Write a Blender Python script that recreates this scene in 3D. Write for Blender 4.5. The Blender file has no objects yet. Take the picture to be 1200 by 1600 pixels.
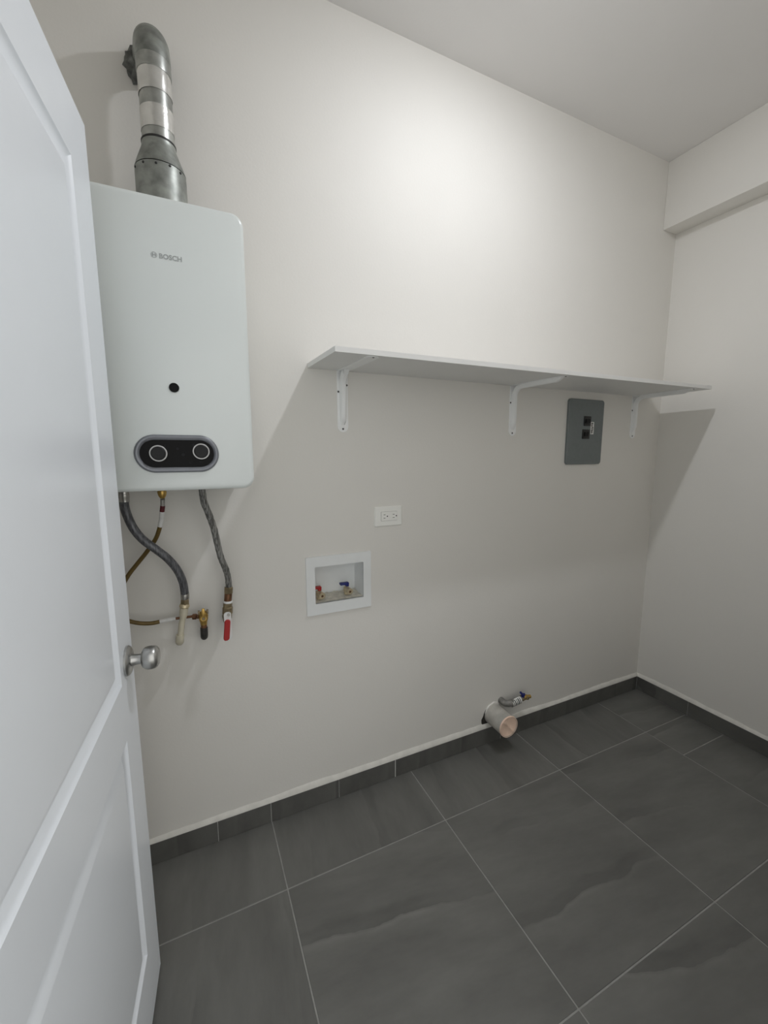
import bpy, bmesh, math, random
from mathutils import Vector, Matrix

scn = bpy.context.scene
col = scn.collection
random.seed(7)
PI = math.pi

# ------------------------------------------------------------------ camera
cam_d = bpy.data.cameras.new('camera')
cam_d.sensor_fit = 'HORIZONTAL'
cam_d.sensor_width = 36.0
cam_d.lens = 651.2 / 1200 * 36.0
cam_d.clip_start = 0.02
cam = bpy.data.objects.new('camera', cam_d)
col.objects.link(cam)
yaw, pitch, roll = 0.4377, -0.1407, -0.001
fw = Vector((math.sin(yaw) * math.cos(pitch), math.cos(yaw) * math.cos(pitch), math.sin(pitch)))
rt = Vector((math.cos(yaw), -math.sin(yaw), 0))
up = rt.cross(fw)
r2 = rt * math.cos(roll) + up * math.sin(roll)
u2 = up * math.cos(roll) - rt * math.sin(roll)
M = Matrix((r2, u2, -fw)).transposed().to_4x4()
M.translation = Vector((-2.3387, -1.4614, 1.389))
cam.matrix_world = M
scn.camera = cam

# ------------------------------------------------------------------ world, exposure
w = bpy.data.worlds.new('hall_light')
scn.world = w
w.use_nodes = True
w.node_tree.nodes['Background'].inputs[0].default_value = (1.0, 0.99, 0.95, 1)
w.node_tree.nodes['Background'].inputs[1].default_value = 1.16
LAMP_STRENGTH = 715.0
LAMP_COLOR = (0.98, 1.0, 1.04, 1)
scn.cycles.max_bounces = 12
scn.cycles.diffuse_bounces = 9
scn.cycles.glossy_bounces = 3
scn.cycles.transmission_bounces = 2
scn.cycles.caustics_reflective = False
scn.cycles.caustics_refractive = False
vs = scn.view_settings
vs.view_transform = 'Standard'
vs.look = 'None'
vs.gamma = 1.0
vs.use_curve_mapping = False
vs.exposure = 0.06

# ------------------------------------------------------------------ materials
MATS = {}


def nodes_of(name):
    m = bpy.data.materials.new(name)
    m.use_nodes = True
    nt = m.node_tree
    return m, nt, nt.nodes, nt.links, nt.nodes['Principled BSDF']


def mat(name, color, rough=0.5, metal=0.0, var=0.04, scale=30.0, bump=0.0, bscale=300.0, spec=0.5, coat=0.0):
    """plain procedural material: noise-varied colour and fine relief"""
    m, nt, N, L, b = nodes_of(name)
    tc = N.new('ShaderNodeTexCoord')
    nz = N.new('ShaderNodeTexNoise')
    nz.inputs['Scale'].default_value = scale
    nz.inputs['Detail'].default_value = 4
    L.new(tc.outputs['Object'], nz.inputs['Vector'])
    rp = N.new('ShaderNodeValToRGB')
    rp.color_ramp.elements[0].position = 0.3
    rp.color_ramp.elements[1].position = 0.7
    rp.color_ramp.elements[0].color = tuple(c * (1 - var) for c in color) + (1,)
    rp.color_ramp.elements[1].color = tuple(min(1, c * (1 + var)) for c in color) + (1,)
    L.new(nz.outputs['Fac'], rp.inputs['Fac'])
    L.new(rp.outputs['Color'], b.inputs['Base Color'])
    b.inputs['Roughness'].default_value = rough
    b.inputs['Metallic'].default_value = metal
    b.inputs['Specular IOR Level'].default_value = spec
    b.inputs['Coat Weight'].default_value = coat
    if bump:
        n2 = N.new('ShaderNodeTexNoise')
        n2.inputs['Scale'].default_value = bscale
        n2.inputs['Detail'].default_value = 3
        L.new(tc.outputs['Object'], n2.inputs['Vector'])
        bp = N.new('ShaderNodeBump')
        bp.inputs['Strength'].default_value = bump
        bp.inputs['Distance'].default_value = 0.002
        L.new(n2.outputs['Fac'], bp.inputs['Height'])
        L.new(bp.outputs['Normal'], b.inputs['Normal'])
    MATS[name] = m
    return m


def tile_mat(name, angle, dark=1.0):
    """grey slate-look porcelain with sedimentary streaks running along the tile's local x, turned by angle"""
    m, nt, N, L, b = nodes_of(name)
    tc = N.new('ShaderNodeTexCoord')
    oi = N.new('ShaderNodeObjectInfo')
    mp = N.new('ShaderNodeMapping')
    mp.inputs['Rotation'].default_value = (0, 0, angle)
    L.new(tc.outputs['Object'], mp.inputs['Vector'])
    rnd = N.new('ShaderNodeVectorMath')
    rnd.operation = 'SCALE'
    rnd.inputs[0].default_value = (37.0, 19.0, 11.0)
    L.new(oi.outputs['Random'], rnd.inputs['Scale'])
    add = N.new('ShaderNodeVectorMath')
    add.operation = 'ADD'
    L.new(mp.outputs['Vector'], add.inputs[0])
    L.new(rnd.outputs['Vector'], add.inputs[1])
    # broad warp
    nz = N.new('ShaderNodeTexNoise')
    nz.inputs['Scale'].default_value = 1.0
    nz.inputs['Detail'].default_value = 5
    nz.inputs['Roughness'].default_value = 0.5
    wm = N.new('ShaderNodeMapping')
    wm.inputs['Scale'].default_value = (2.0, 0.9, 1)
    L.new(add.outputs['Vector'], wm.inputs['Vector'])
    L.new(wm.outputs['Vector'], nz.inputs['Vector'])
    sep = N.new('ShaderNodeSeparateXYZ')
    L.new(add.outputs['Vector'], sep.inputs[0])
    m1 = N.new('ShaderNodeMath'); m1.operation = 'MULTIPLY_ADD'
    m1.inputs[1].default_value = 0.20
    L.new(nz.outputs['Fac'], m1.inputs[0])
    L.new(sep.outputs['Y'], m1.inputs[2])
    m2 = N.new('ShaderNodeMath'); m2.operation = 'MULTIPLY'
    m2.inputs[1].default_value = 3.9
    L.new(m1.outputs[0], m2.inputs[0])
    fr = N.new('ShaderNodeMath'); fr.operation = 'FRACT'
    L.new(m2.outputs[0], fr.inputs[0])
    rp = N.new('ShaderNodeValToRGB')
    e = rp.color_ramp.elements
    e[0].position = 0.0; e[0].color = (0.68, 0.68, 0.68, 1)
    e[1].position = 1.0; e[1].color = (1.03, 1.03, 1.03, 1)
    for pos, v in ((0.05, 0.76), (0.12, 0.74), (0.17, 0.92), (0.50, 1.0), (0.62, 0.93), (0.93, 1.06), (0.975, 1.22), (0.99, 1.05)):
        q = e.new(pos); q.color = (v, v, v, 1)
    L.new(fr.outputs[0], rp.inputs['Fac'])
    # streaks fade in and out along the tile
    st = N.new('ShaderNodeMapping')
    st.inputs['Scale'].default_value = (2.2, 4.5, 1)
    L.new(add.outputs['Vector'], st.inputs['Vector'])
    n2 = N.new('ShaderNodeTexNoise')
    n2.inputs['Scale'].default_value = 1.0
    n2.inputs['Detail'].default_value = 3
    L.new(st.outputs['Vector'], n2.inputs['Vector'])
    r2_ = N.new('ShaderNodeValToRGB')
    r2_.color_ramp.elements[0].position = 0.42
    r2_.color_ramp.elements[1].position = 0.66
    L.new(n2.outputs['Fac'], r2_.inputs['Fac'])
    mx = N.new('ShaderNodeMix'); mx.data_type = 'RGBA'
    mx.inputs['A'].default_value = (1, 1, 1, 1)
    L.new(r2_.outputs['Color'], mx.inputs['Factor'])
    L.new(rp.outputs['Color'], mx.inputs['B'])
    # cloudy base
    n3 = N.new('ShaderNodeTexNoise')
    n3.inputs['Scale'].default_value = 5.0
    n3.inputs['Detail'].default_value = 8
    n3.inputs['Roughness'].default_value = 0.65
    st3 = N.new('ShaderNodeMapping')
    st3.inputs['Scale'].default_value = (0.5, 1.6, 1)
    L.new(add.outputs['Vector'], st3.inputs['Vector'])
    L.new(st3.outputs['Vector'], n3.inputs['Vector'])
    r3 = N.new('ShaderNodeValToRGB')
    r3.color_ramp.elements[0].position = 0.3
    r3.color_ramp.elements[1].position = 0.72
    r3.color_ramp.elements[0].color = (0.112 * dark, 0.112 * dark, 0.104 * dark, 1)
    r3.color_ramp.elements[1].color = (0.176 * dark, 0.176 * dark, 0.165 * dark, 1)
    L.new(n3.outputs['Fac'], r3.inputs['Fac'])
    mul = N.new('ShaderNodeMix'); mul.data_type = 'RGBA'; mul.blend_type = 'MULTIPLY'
    mul.inputs['Factor'].default_value = 1.0
    L.new(r3.outputs['Color'], mul.inputs['A'])
    L.new(mx.outputs['Result'], mul.inputs['B'])
    L.new(mul.outputs['Result'], b.inputs['Base Color'])
    b.inputs['Roughness'].default_value = 0.46
    b.inputs['Specular IOR Level'].default_value = 0.55
    n4 = N.new('ShaderNodeTexNoise')
    n4.inputs['Scale'].default_value = 120
    L.new(add.outputs['Vector'], n4.inputs['Vector'])
    bp = N.new('ShaderNodeBump')
    bp.inputs['Strength'].default_value = 0.12
    bp.inputs['Distance'].default_value = 0.001
    L.new(n4.outputs['Fac'], bp.inputs['Height'])
    L.new(bp.outputs['Normal'], b.inputs['Normal'])
    MATS[name] = m
    return m


mat('wall_paint', (0.775, 0.758, 0.722), 0.62, var=0.012, scale=2.5, bump=0.12, bscale=140, spec=0.3)
mat('ceiling_paint', (0.77, 0.757, 0.745), 0.7, var=0.015, scale=2.0, bump=0.12, bscale=140, spec=0.25)
mat('plaster_bead', (0.74, 0.725, 0.68), 0.75, var=0.08, scale=25, bump=0.3, bscale=90)
mat('grout', (0.33, 0.33, 0.312), 0.85, var=0.12, scale=40)
mat('white_grout', (0.62, 0.62, 0.60), 0.8, var=0.1, scale=60)
tile_mat('slate_along', 0.14)
tile_mat('slate_across', PI / 2 + 0.1)
tile_mat('slate_skirting', PI / 2, 0.80)
mat('door_paint', (0.87, 0.91, 0.965), 0.33, var=0.01, scale=6, bump=0.06, bscale=60, spec=0.5)
mat('satin_nickel', (0.50, 0.50, 0.49), 0.30, 1.0, var=0.05, scale=15)
mat('heater_enamel', (0.735, 0.775, 0.765), 0.28, var=0.008, scale=4, spec=0.5)
mat('heater_back', (0.42, 0.43, 0.42), 0.5)
mat('bezel_grey', (0.22, 0.23, 0.255), 0.32, 0.3, var=0.03)
mat('gloss_black', (0.003, 0.003, 0.0035), 0.25, var=0.0, spec=0.12)
mat('dial_black', (0.012, 0.012, 0.013), 0.4, var=0.05, spec=0.25)
mat('dial_ring', (0.62, 0.62, 0.62), 0.3, 0.6)
mat('print_grey', (0.38, 0.40, 0.40), 0.5)
mat('icon_grey', (0.022, 0.022, 0.023), 0.6, spec=0.1)
mat('galvanised', (0.40, 0.41, 0.39), 0.36, 0.9, var=0.28, scale=28, bump=0.15, bscale=60)
mat('galvanised_dull', (0.30, 0.315, 0.295), 0.45, 0.75, var=0.3, scale=32, bump=0.15, bscale=60)
mat('foil_tape', (0.74, 0.735, 0.71), 0.24, 0.85, var=0.08, scale=40, bump=0.35, bscale=70)
mat('foil_dirty', (0.15, 0.155, 0.145), 0.5, 0.6, var=0.4, scale=60, bump=0.5, bscale=60)
mat('black_screw', (0.015, 0.015, 0.014), 0.5)
mat('shelf_laminate', (0.79, 0.79, 0.78), 0.45, var=0.015, scale=6)
mat('bracket_white', (0.90, 0.91, 0.91), 0.38, var=0.01)
mat('screw_grey', (0.10, 0.10, 0.10), 0.4, 0.7)
mat('panel_grey', (0.165, 0.186, 0.188), 0.42, var=0.04, scale=60, bump=0.05)
mat('breaker_black', (0.006, 0.006, 0.006), 0.4)
mat('sticker_white', (0.82, 0.82, 0.80), 0.5)
mat('ink_black', (0.01, 0.01, 0.01), 0.6)
mat('outlet_white', (0.90, 0.90, 0.865), 0.4, var=0.01)
mat('gap_grey', (0.40, 0.40, 0.385), 0.6)
mat('slot_black', (0.006, 0.006, 0.006), 0.6)
mat('box_plastic', (0.83, 0.85, 0.855), 0.45, var=0.02, scale=12)
mat('dirty_plaster', (0.66, 0.63, 0.55), 0.8, var=0.2, scale=50, bump=0.4, bscale=60)
mat('handle_red', (0.38, 0.012, 0.012), 0.42)
mat('handle_blue', (0.012, 0.02, 0.16), 0.42)
mat('brass_pale', (0.62, 0.53, 0.36), 0.35, 0.5, var=0.12, scale=50)
mat('brass', (0.52, 0.34, 0.10), 0.32, 0.85, var=0.15, scale=50)
mat('brass_old', (0.27, 0.215, 0.13), 0.45, 0.7, var=0.25, scale=60)
mat('copper_dark', (0.20, 0.10, 0.055), 0.45, 0.7, var=0.2, scale=60)
mat('steel_dark', (0.045, 0.043, 0.04), 0.5, 0.5, var=0.3, scale=60)
mat('gas_tube', (0.145, 0.095, 0.025), 0.45, 0.25, var=0.15, scale=40)
mat('maroon_band', (0.09, 0.008, 0.012), 0.5)
mat('white_tape', (0.72, 0.72, 0.71), 0.5, var=0.06, scale=80)
mat('ferrule', (0.46, 0.45, 0.43), 0.3, 0.9, var=0.1)
mat('cpvc_cream', (0.60, 0.56, 0.44), 0.5, var=0.06, scale=40)
mat('pvc_grey', (0.46, 0.445, 0.41), 0.6, var=0.18, scale=22, bump=0.2, bscale=60)
mat('tape_salmon', (0.96, 0.70, 0.56), 0.6, var=0.08, scale=30, bump=0.3, bscale=40)
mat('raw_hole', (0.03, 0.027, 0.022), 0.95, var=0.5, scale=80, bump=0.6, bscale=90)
mat('stub_grey', (0.24, 0.235, 0.22), 0.5, 0.4, var=0.3, scale=50)
mat('fixture_white', (0.8, 0.8, 0.8), 0.4)


def braid_mat(name, c0, c1):
    m, nt, N, L, b = nodes_of(name)
    tc = N.new('ShaderNodeTexCoord')
    nz = N.new('ShaderNodeTexNoise')
    nz.inputs['Scale'].default_value = 260
    nz.inputs['Detail'].default_value = 2
    mp = N.new('ShaderNodeMapping')
    mp.inputs['Scale'].default_value = (1, 1, 0.12)
    L.new(tc.outputs['Object'], mp.inputs['Vector'])
    L.new(mp.outputs['Vector'], nz.inputs['Vector'])
    rp = N.new('ShaderNodeValToRGB')
    rp.color_ramp.elements[0].position = 0.38
    rp.color_ramp.elements[1].position = 0.62
    rp.color_ramp.elements[0].color = c0 + (1,)
    rp.color_ramp.elements[1].color = c1 + (1,)
    L.new(nz.outputs['Fac'], rp.inputs['Fac'])
    L.new(rp.outputs['Color'], b.inputs['Base Color'])
    b.inputs['Roughness'].default_value = 0.42
    b.inputs['Metallic'].default_value = 0.45
    bp = N.new('ShaderNodeBump')
    bp.inputs['Strength'].default_value = 0.5
    bp.inputs['Distance'].default_value = 0.001
    L.new(nz.outputs['Fac'], bp.inputs['Height'])
    L.new(bp.outputs['Normal'], b.inputs['Normal'])
    MATS[name] = m


braid_mat('braid_dark', (0.075, 0.077, 0.085), (0.18, 0.185, 0.20))
braid_mat('braid_light', (0.10, 0.10, 0.095), (0.32, 0.32, 0.305))
m, nt, N, L, b = nodes_of('lamp_diffuser')
b.inputs['Base Color'].default_value = (0.9, 0.9, 0.9, 1)
b.inputs['Emission Color'].default_value = LAMP_COLOR
b.inputs['Emission Strength'].default_value = LAMP_STRENGTH
MATS['lamp_diffuser'] = m

# ------------------------------------------------------------------ mesh helpers (all in world coordinates)


def V(*a):
    return Vector(a)


def box(bm, lo, hi, bev=0.0, seg=2):
    lo, hi = Vector(lo), Vector(hi)
    vs_ = [bm.verts.new((x, y, z)) for x in (lo.x, hi.x) for y in (lo.y, hi.y) for z in (lo.z, hi.z)]
    idx = [(0, 1, 3, 2), (4, 6, 7, 5), (0, 4, 5, 1), (2, 3, 7, 6), (0, 2, 6, 4), (1, 5, 7, 3)]
    fs = [bm.faces.new([vs_[i] for i in f]) for f in idx]
    if bev:
        es = list({e for f in fs for e in f.edges})
        bmesh.ops.bevel(bm, geom=es, offset=bev, segments=seg, affect='EDGES', profile=0.5)
    return bm


def frame(d):
    d = Vector(d).normalized()
    a = Vector((0, 0, 1)) if abs(d.z) < 0.9 else Vector((1, 0, 0))
    x = a.cross(d).normalized()
    return x, d.cross(x).normalized(), d


def lathe(bm, origin, axis, prof, n=28, caps=True):
    """prof: list of (distance along axis, radius)"""
    x, y, d = frame(axis)
    o = Vector(origin)
    rings = []
    for t, r in prof:
        rings.append([bm.verts.new(o + d * t + (x * math.cos(2 * PI * i / n) + y * math.sin(2 * PI * i / n)) * max(r, 1e-5)) for i in range(n)])
    for a, c in zip(rings, rings[1:]):
        for i in range(n):
            bm.faces.new((a[i], a[(i + 1) % n], c[(i + 1) % n], c[i]))
    if caps:
        bm.faces.new(list(reversed(rings[0])))
        bm.faces.new(rings[-1])
    return bm


def catmull(pts, sub=6):
    pts = [Vector(q) for q in pts]
    P = [2 * pts[0] - pts[1]] + pts + [2 * pts[-1] - pts[-2]]
    out = []
    for i in range(1, len(P) - 2):
        for k in range(sub):
            t = k / sub
            a, b_, c, d = P[i - 1], P[i], P[i + 1], P[i + 2]
            out.append(0.5 * ((2 * b_) + (c - a) * t + (2 * a - 5 * b_ + 4 * c - d) * t * t + (3 * b_ - a - 3 * c + d) * t ** 3))
    out.append(pts[-1])
    return out


def sweep(bm, pts, r, n=16, caps=True):
    """round tube along a polyline; r a number or a function of 0..1"""
    pts = [Vector(q) for q in pts]
    rf = r if callable(r) else (lambda t: r)
    tang = []
    for i in range(len(pts)):
        a = pts[max(i - 1, 0)]
        c = pts[min(i + 1, len(pts) - 1)]
        tang.append((c - a).normalized())
    x, y, d = frame(tang[0])
    rings = []
    for i, q in enumerate(pts):
        t = tang[i]
        x = (x - t * x.dot(t)).normalized()
        y = t.cross(x)
        rr = rf(i / (len(pts) - 1))
        rings.append([bm.verts.new(q + (x * math.cos(2 * PI * k / n) + y * math.sin(2 * PI * k / n)) * rr) for k in range(n)])
    for a, c in zip(rings, rings[1:]):
        for i in range(n):
            bm.faces.new((a[i], a[(i + 1) % n], c[(i + 1) % n], c[i]))
    if caps:
        bm.faces.new(list(reversed(rings[0])))
        bm.faces.new(rings[-1])
    return bm


def rrect(x0, z0, x1, z1, r, n=8):
    out = []
    for cx, cz, a0 in ((x1 - r, z1 - r, 0), (x0 + r, z1 - r, PI / 2), (x0 + r, z0 + r, PI), (x1 - r, z0 + r, 1.5 * PI)):
        for k in range(n + 1):
            a = a0 + PI / 2 * k / n
            out.append((cx + r * math.cos(a), cz + r * math.sin(a)))
    return out


def prism_y(bm, outline, ylist):
    """outline in x,z; ylist: list of (y, inset) from back to front; capped both ends (inset by scaling along normals)"""
    n = len(outline)
    P = [Vector((a, c)) for a, c in outline]
    nor = []
    for i in range(n):
        t = (P[(i + 1) % n] - P[i - 1])
        if t.length < 1e-9:
            t = P[(i + 1) % n] - P[i]
        t.normalize()
        nor.append(Vector((t.y, -t.x)))
    rings = []
    for y, ins in ylist:
        rings.append([bm.verts.new((P[i].x - nor[i].x * ins, y, P[i].y - nor[i].y * ins)) for i in range(n)])
    for a, c in zip(rings, rings[1:]):
        for i in range(n):
            bm.faces.new((a[i], a[(i + 1) % n], c[(i + 1) % n], c[i]))
    bm.faces.new(list(reversed(rings[0])))
    bm.faces.new(rings[-1])
    return bm


def ring_prism(bm, o_out, o_in, y0, y1):
    """ring between two outlines with equal counts, extruded y0..y1"""
    n = len(o_out)
    A = [[bm.verts.new((a, y, c)) for a, c in o] for o in (o_out, o_in) for y in (y0, y1)]
    ob, of, ib, if_ = A
    for i in range(n):
        j = (i + 1) % n
        bm.faces.new((ob[i], ob[j], of[j], of[i]))
        bm.faces.new((of[i], of[j], if_[j], if_[i]))
        bm.faces.new((if_[i], if_[j], ib[j], ib[i]))
        bm.faces.new((ib[i], ib[j], ob[j], ob[i]))
    return bm


def hexnut(bm, origin, axis, length, r):
    c = 0.12 * r
    return lathe(bm, origin, axis, [(0, r - c), (c, r), (length - c, r), (length, r - c)], n=6)


def new():
    return bmesh.new()


# ------------------------------------------------------------------ object helpers
ORIGIN = {}


def obj(name, bm, material, parent=None, origin=None, smooth=True, angle=32):
    bmesh.ops.recalc_face_normals(bm, faces=bm.faces[:])
    for f in bm.faces:
        f.smooth = smooth
    if smooth:
        for e in bm.edges:
            if len(e.link_faces) == 2:
                e.smooth = e.calc_face_angle(0) < math.radians(angle)
    if parent is not None:
        o = ORIGIN[parent.name]
    elif origin is not None:
        o = Vector(origin)
    else:
        xs = [v.co for v in bm.verts]
        lo = Vector((min(v[i] for v in xs) for i in range(3)))
        hi = Vector((max(v[i] for v in xs) for i in range(3)))
        o = Vector(((lo.x + hi.x) / 2, (lo.y + hi.y) / 2, lo.z))
    bmesh.ops.translate(bm, verts=bm.verts[:], vec=-o)
    me = bpy.data.meshes.new(name)
    bm.to_mesh(me)
    bm.free()
    me.materials.append(MATS[material])
    ob = bpy.data.objects.new(name, me)
    col.objects.link(ob)
    if parent is not None:
        ob.parent = parent
    else:
        ob.location = o
    ORIGIN[ob.name] = o.copy()
    return ob


def piece(name, lo, hi, material, parent, bev=0.0008):
    """a box piece with its origin in its own middle (so its material varies by piece)"""
    lo, hi = Vector(lo), Vector(hi)
    c = (lo + hi) / 2
    bm = new()
    box(bm, lo - c, hi - c, bev, 1)
    for f in bm.faces:
        f.smooth = False
    me = bpy.data.meshes.new(name)
    bm.to_mesh(me)
    bm.free()
    me.materials.append(MATS[material])
    ob = bpy.data.objects.new(name, me)
    col.objects.link(ob)
    ob.parent = parent
    ob.location = c - ORIGIN[parent.name]
    ORIGIN[ob.name] = c
    return ob


def thing(name, loc, label, cat, group=None, kind=None):
    o = bpy.data.objects.new(name, None)
    o.empty_display_size = 0.05
    col.objects.link(o)
    o.location = loc
    ORIGIN[o.name] = Vector(loc)
    tag(o, label, cat, group, kind)
    return o


def tag(o, label, cat=None, group=None, kind=None):
    o['label'] = label
    if cat:
        o['category'] = cat
    if group:
        o['group'] = group
    if kind:
        o['kind'] = kind
    return o


# ------------------------------------------------------------------ room shell
XL, YF, H = -2.735, -1.27, 2.8037      # left wall, front wall, ceiling height
L1, L2, L3, L4 = -2.1295, -1.5282, -0.9295, -0.3354
M1, M2, M3 = -0.2809, -0.8857, -1.4857

fl = new()
box(fl, (XL - 1.2, -3.6, -0.15), (1.2, 0.15, -0.0016))
floor = tag(obj('floor', fl, 'grout', smooth=False), 'grey slate-look porcelain tile floor with thin pale joints', 'floor', kind='structure')
g = 0.0021
cols = [XL, L1, L2, L3, L4]
rows = [0.0, M1, M2, M3]
for ci in range(4):
    for ri in range(3):
        m_ = 'slate_across' if ri == 0 or (ci == 0 and ri > 0) else 'slate_along'
        piece('tile', (cols[ci] + g, rows[ri + 1] + g, -0.009), (cols[ci + 1] - g, rows[ri] - g, 0.0), m_, floor)
for a, c in ((0.0, M1), (M1, -0.458), (-0.458, -1.058), (-1.058, M3)):
    piece('tile', (L4 + g, c + g, -0.009), (0.0, a - g, 0.0), 'slate_along', floor)

# back wall with the recess for the washer supply box
BX0, BX1, BZ0, BZ1 = -1.943, -1.742, 0.826, 0.977
bm = new()
xs = [XL - 0.15, BX0, BX1, 0.15]
zs = [-0.15, BZ0, BZ1, H + 0.12]
for y, hole in ((0.0, True), (0.16, False)):
    for i in range(3):
        for k in range(3):
            if hole and i == 1 and k == 1:
                continue
            bm.faces.new([bm.verts.new((x, y, z)) for x, z in ((xs[i], zs[k]), (xs[i + 1], zs[k]), (xs[i + 1], zs[k + 1]), (xs[i], zs[k + 1]))])
for (xa, za), (xb, zb_) in (((BX0, BZ0), (BX1, BZ0)), ((BX1, BZ0), (BX1, BZ1)), ((BX1, BZ1), (BX0, BZ1)), ((BX0, BZ1), (BX0, BZ0))):
    bm.faces.new([bm.verts.new(q) for q in ((xa, 0, za), (xb, 0, zb_), (xb, 0.16, zb_), (xa, 0.16, za))])
for (xa, za), (xb, zb_) in (((xs[0], zs[0]), (xs[3], zs[0])), ((xs[3], zs[0]), (xs[3], zs[3])), ((xs[3], zs[3]), (xs[0], zs[3])), ((xs[0], zs[3]), (xs[0], zs[0]))):
    bm.faces.new([bm.verts.new(q) for q in ((xa, 0, za), (xb, 0, zb_), (xb, 0.16, zb_), (xa, 0.16, za))])
bmesh.ops.remove_doubles(bm, verts=bm.verts[:], dist=1e-5)
tag(obj('wall_back', bm, 'wall_paint', smooth=False), 'warm white painted wall behind the heater and shelf', 'wall', kind='structure')
bm = new(); box(bm, (0, -1.75, -0.15), (0.15, 0.0, H + 0.12))
tag(obj('wall_right', bm, 'wall_paint', smooth=False), 'warm white painted side wall under the ceiling beam', 'wall', kind='structure')
bm = new(); box(bm, (XL - 0.15, -1.75, -0.15), (XL, 0.0, H + 0.12))
tag(obj('wall_left', bm, 'wall_paint', smooth=False), 'warm white painted wall hidden behind the open door', 'wall', kind='structure')
# front wall with the doorway the camera stands in
DX0, DX1, DZ = -2.585, -1.63, 2.075
bm = new()
for lo, hi in (((XL, YF - 0.13, 0), (DX0, YF, H)), ((DX1, YF - 0.13, 0), (0, YF, H)), ((DX0, YF - 0.13, DZ), (DX1, YF, H))):
    box(bm, lo, hi)
tag(obj('wall_front', bm, 'wall_paint', smooth=False), 'warm white painted wall holding the doorway opposite the heater', 'wall', kind='structure')
bm = new(); box(bm, (XL - 0.15, -1.75, H), (0.15, 0.15, H + 0.12))
tag(obj('ceiling', bm, 'ceiling_paint', smooth=False), 'smooth off-white painted ceiling', 'ceiling', kind='structure')
bm = new(); box(bm, (-0.1063, YF, 2.4943), (0.0, 0.0, H), 0.003, 2)
tag(obj('trim_1', bm, 'wall_paint'), 'white boxed beam running along the top of the right wall', 'beam', kind='structure')

# painted lining of the doorway
bm = new()
for lo, hi in (((DX0, YF - 0.135, 0.0), (DX0 + 0.018, YF + 0.002, DZ)), ((DX1 - 0.018, YF - 0.135, 0.0), (DX1, YF + 0.002, DZ)), ((DX0 + 0.018, YF - 0.135, DZ - 0.018), (DX1 - 0.018, YF + 0.002, DZ))):
    box(bm, lo, hi, 0.002, 1)
tag(obj('trim_2', bm, 'door_paint', smooth=False), 'white painted lining of the doorway', 'door frame', kind='structure')

# skirting of cut tiles with a plaster bead above
SH, ST = 0.0829, 0.010


def bead(parent, pts_fn, n, seed):
    rnd = random.Random(seed)
    bm = new()
    prev = None
    hgt = 0.010
    for i in range(n + 1):
        t = i / n
        hgt = max(0.006, min(0.017, hgt + rnd.uniform(-0.0022, 0.0022)))
        q = [bm.verts.new(p_) for p_ in pts_fn(t, hgt)]
        if prev:
            for k in range(len(q) - 1):
                bm.faces.new((prev[k], q[k], q[k + 1], prev[k + 1]))
        prev = q
    return obj('plaster_bead', bm, 'plaster_bead', parent, angle=60)


bm = new(); box(bm, (XL, -ST + 0.002, 0.0), (0, 0.0, SH - 0.002))
bb = tag(obj('baseboard_back', bm, 'white_grout', smooth=False), 'dark grey tile skirting along the foot of the back wall', 'baseboard', kind='structure')
jx = [XL, -2.319, -2.1315, -1.861, -1.6059, -1.030]
for i in range(5):
    gp = 0.0022 if i in (3, 4) else 0.0009
    piece('skirting_tile', (jx[i] + (0.0022 if i == 4 else 0.0009), -ST, 0.0012), (jx[i + 1] - (0.0022 if i == 3 else 0.0009), -0.001, SH), 'slate_skirting', bb)
for a, c in ((-1.028, -0.72), (-0.7185, -0.194), (-0.1925, -ST - 0.001)):
    piece('skirting_tile', (a, -ST, 0.0012), (c, -0.001, SH), 'slate_skirting', bb)
bead(bb, lambda t, h: ((XL + t * (-XL - 0.002), -ST - 0.0003, SH - 0.001), (XL + t * (-XL - 0.002), -ST + 0.001, SH + h * 0.6), (XL + t * (-XL - 0.002), -0.0015, SH + h + 0.003), (XL + t * (-XL - 0.002), 0.001, SH + h + 0.006)), 120, 3)
bm = new(); box(bm, (-ST + 0.002, YF, 0.0), (0, -ST, SH - 0.002))
br = tag(obj('baseboard_right', bm, 'white_grout', smooth=False), 'dark grey tile skirting along the foot of the right wall', 'baseboard', kind='structure')
for a, c in ((-ST - 0.0012, -0.2892), (-0.2906, -0.889), (-0.8905, YF)):
    piece('skirting_tile', (-ST, c, 0.0012), (-0.001, a, SH), 'slate_skirting', br)
bead(br, lambda t, h: ((-ST - 0.0003, -0.002 + t * YF, SH - 0.001), (-ST + 0.001, -0.002 + t * YF, SH + h * 0.6), (-0.0015, -0.002 + t * YF, SH + h + 0.003), (0.001, -0.002 + t * YF, SH + h + 0.006)), 60, 5)

# ------------------------------------------------------------------ ceiling light (just out of frame)
LX, LY = -1.38, -0.67
t = thing('ceiling_light', (LX, LY, H), 'round white surface-mounted ceiling light above the room', 'light')
bm = new(); lathe(bm, (LX, LY, H), (0, 0, -1), [(0, 0.060), (0.018, 0.058), (0.027, 0.048), (0.029, 0.0365), (0.026, 0.0345)], 40)
obj('housing', bm, 'fixture_white', t)
bm = new(); lathe(bm, (LX, LY, H - 0.0265), (0, 0, -1), [(0, 0.0335), (0.004, 0.0335), (0.0080, 0.0305), (0.0110, 0.0240), (0.0128, 0.0135), (0.0134, 0.0)], 20, caps=False)
obj('diffuser', bm, 'lamp_diffuser', t)

# ------------------------------------------------------------------ open door
DO = Vector((-2.488, -0.338, 0.0))
ds = Vector((-0.08673, -0.99623, 0.0))         # along the leaf, away from the latch edge
dn = Vector((0.99623, -0.08673, 0.0))          # out of the visible face


def D(s, z, n=0.0):
    return DO + ds * s + dn * n + Vector((0, 0, z))


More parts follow.
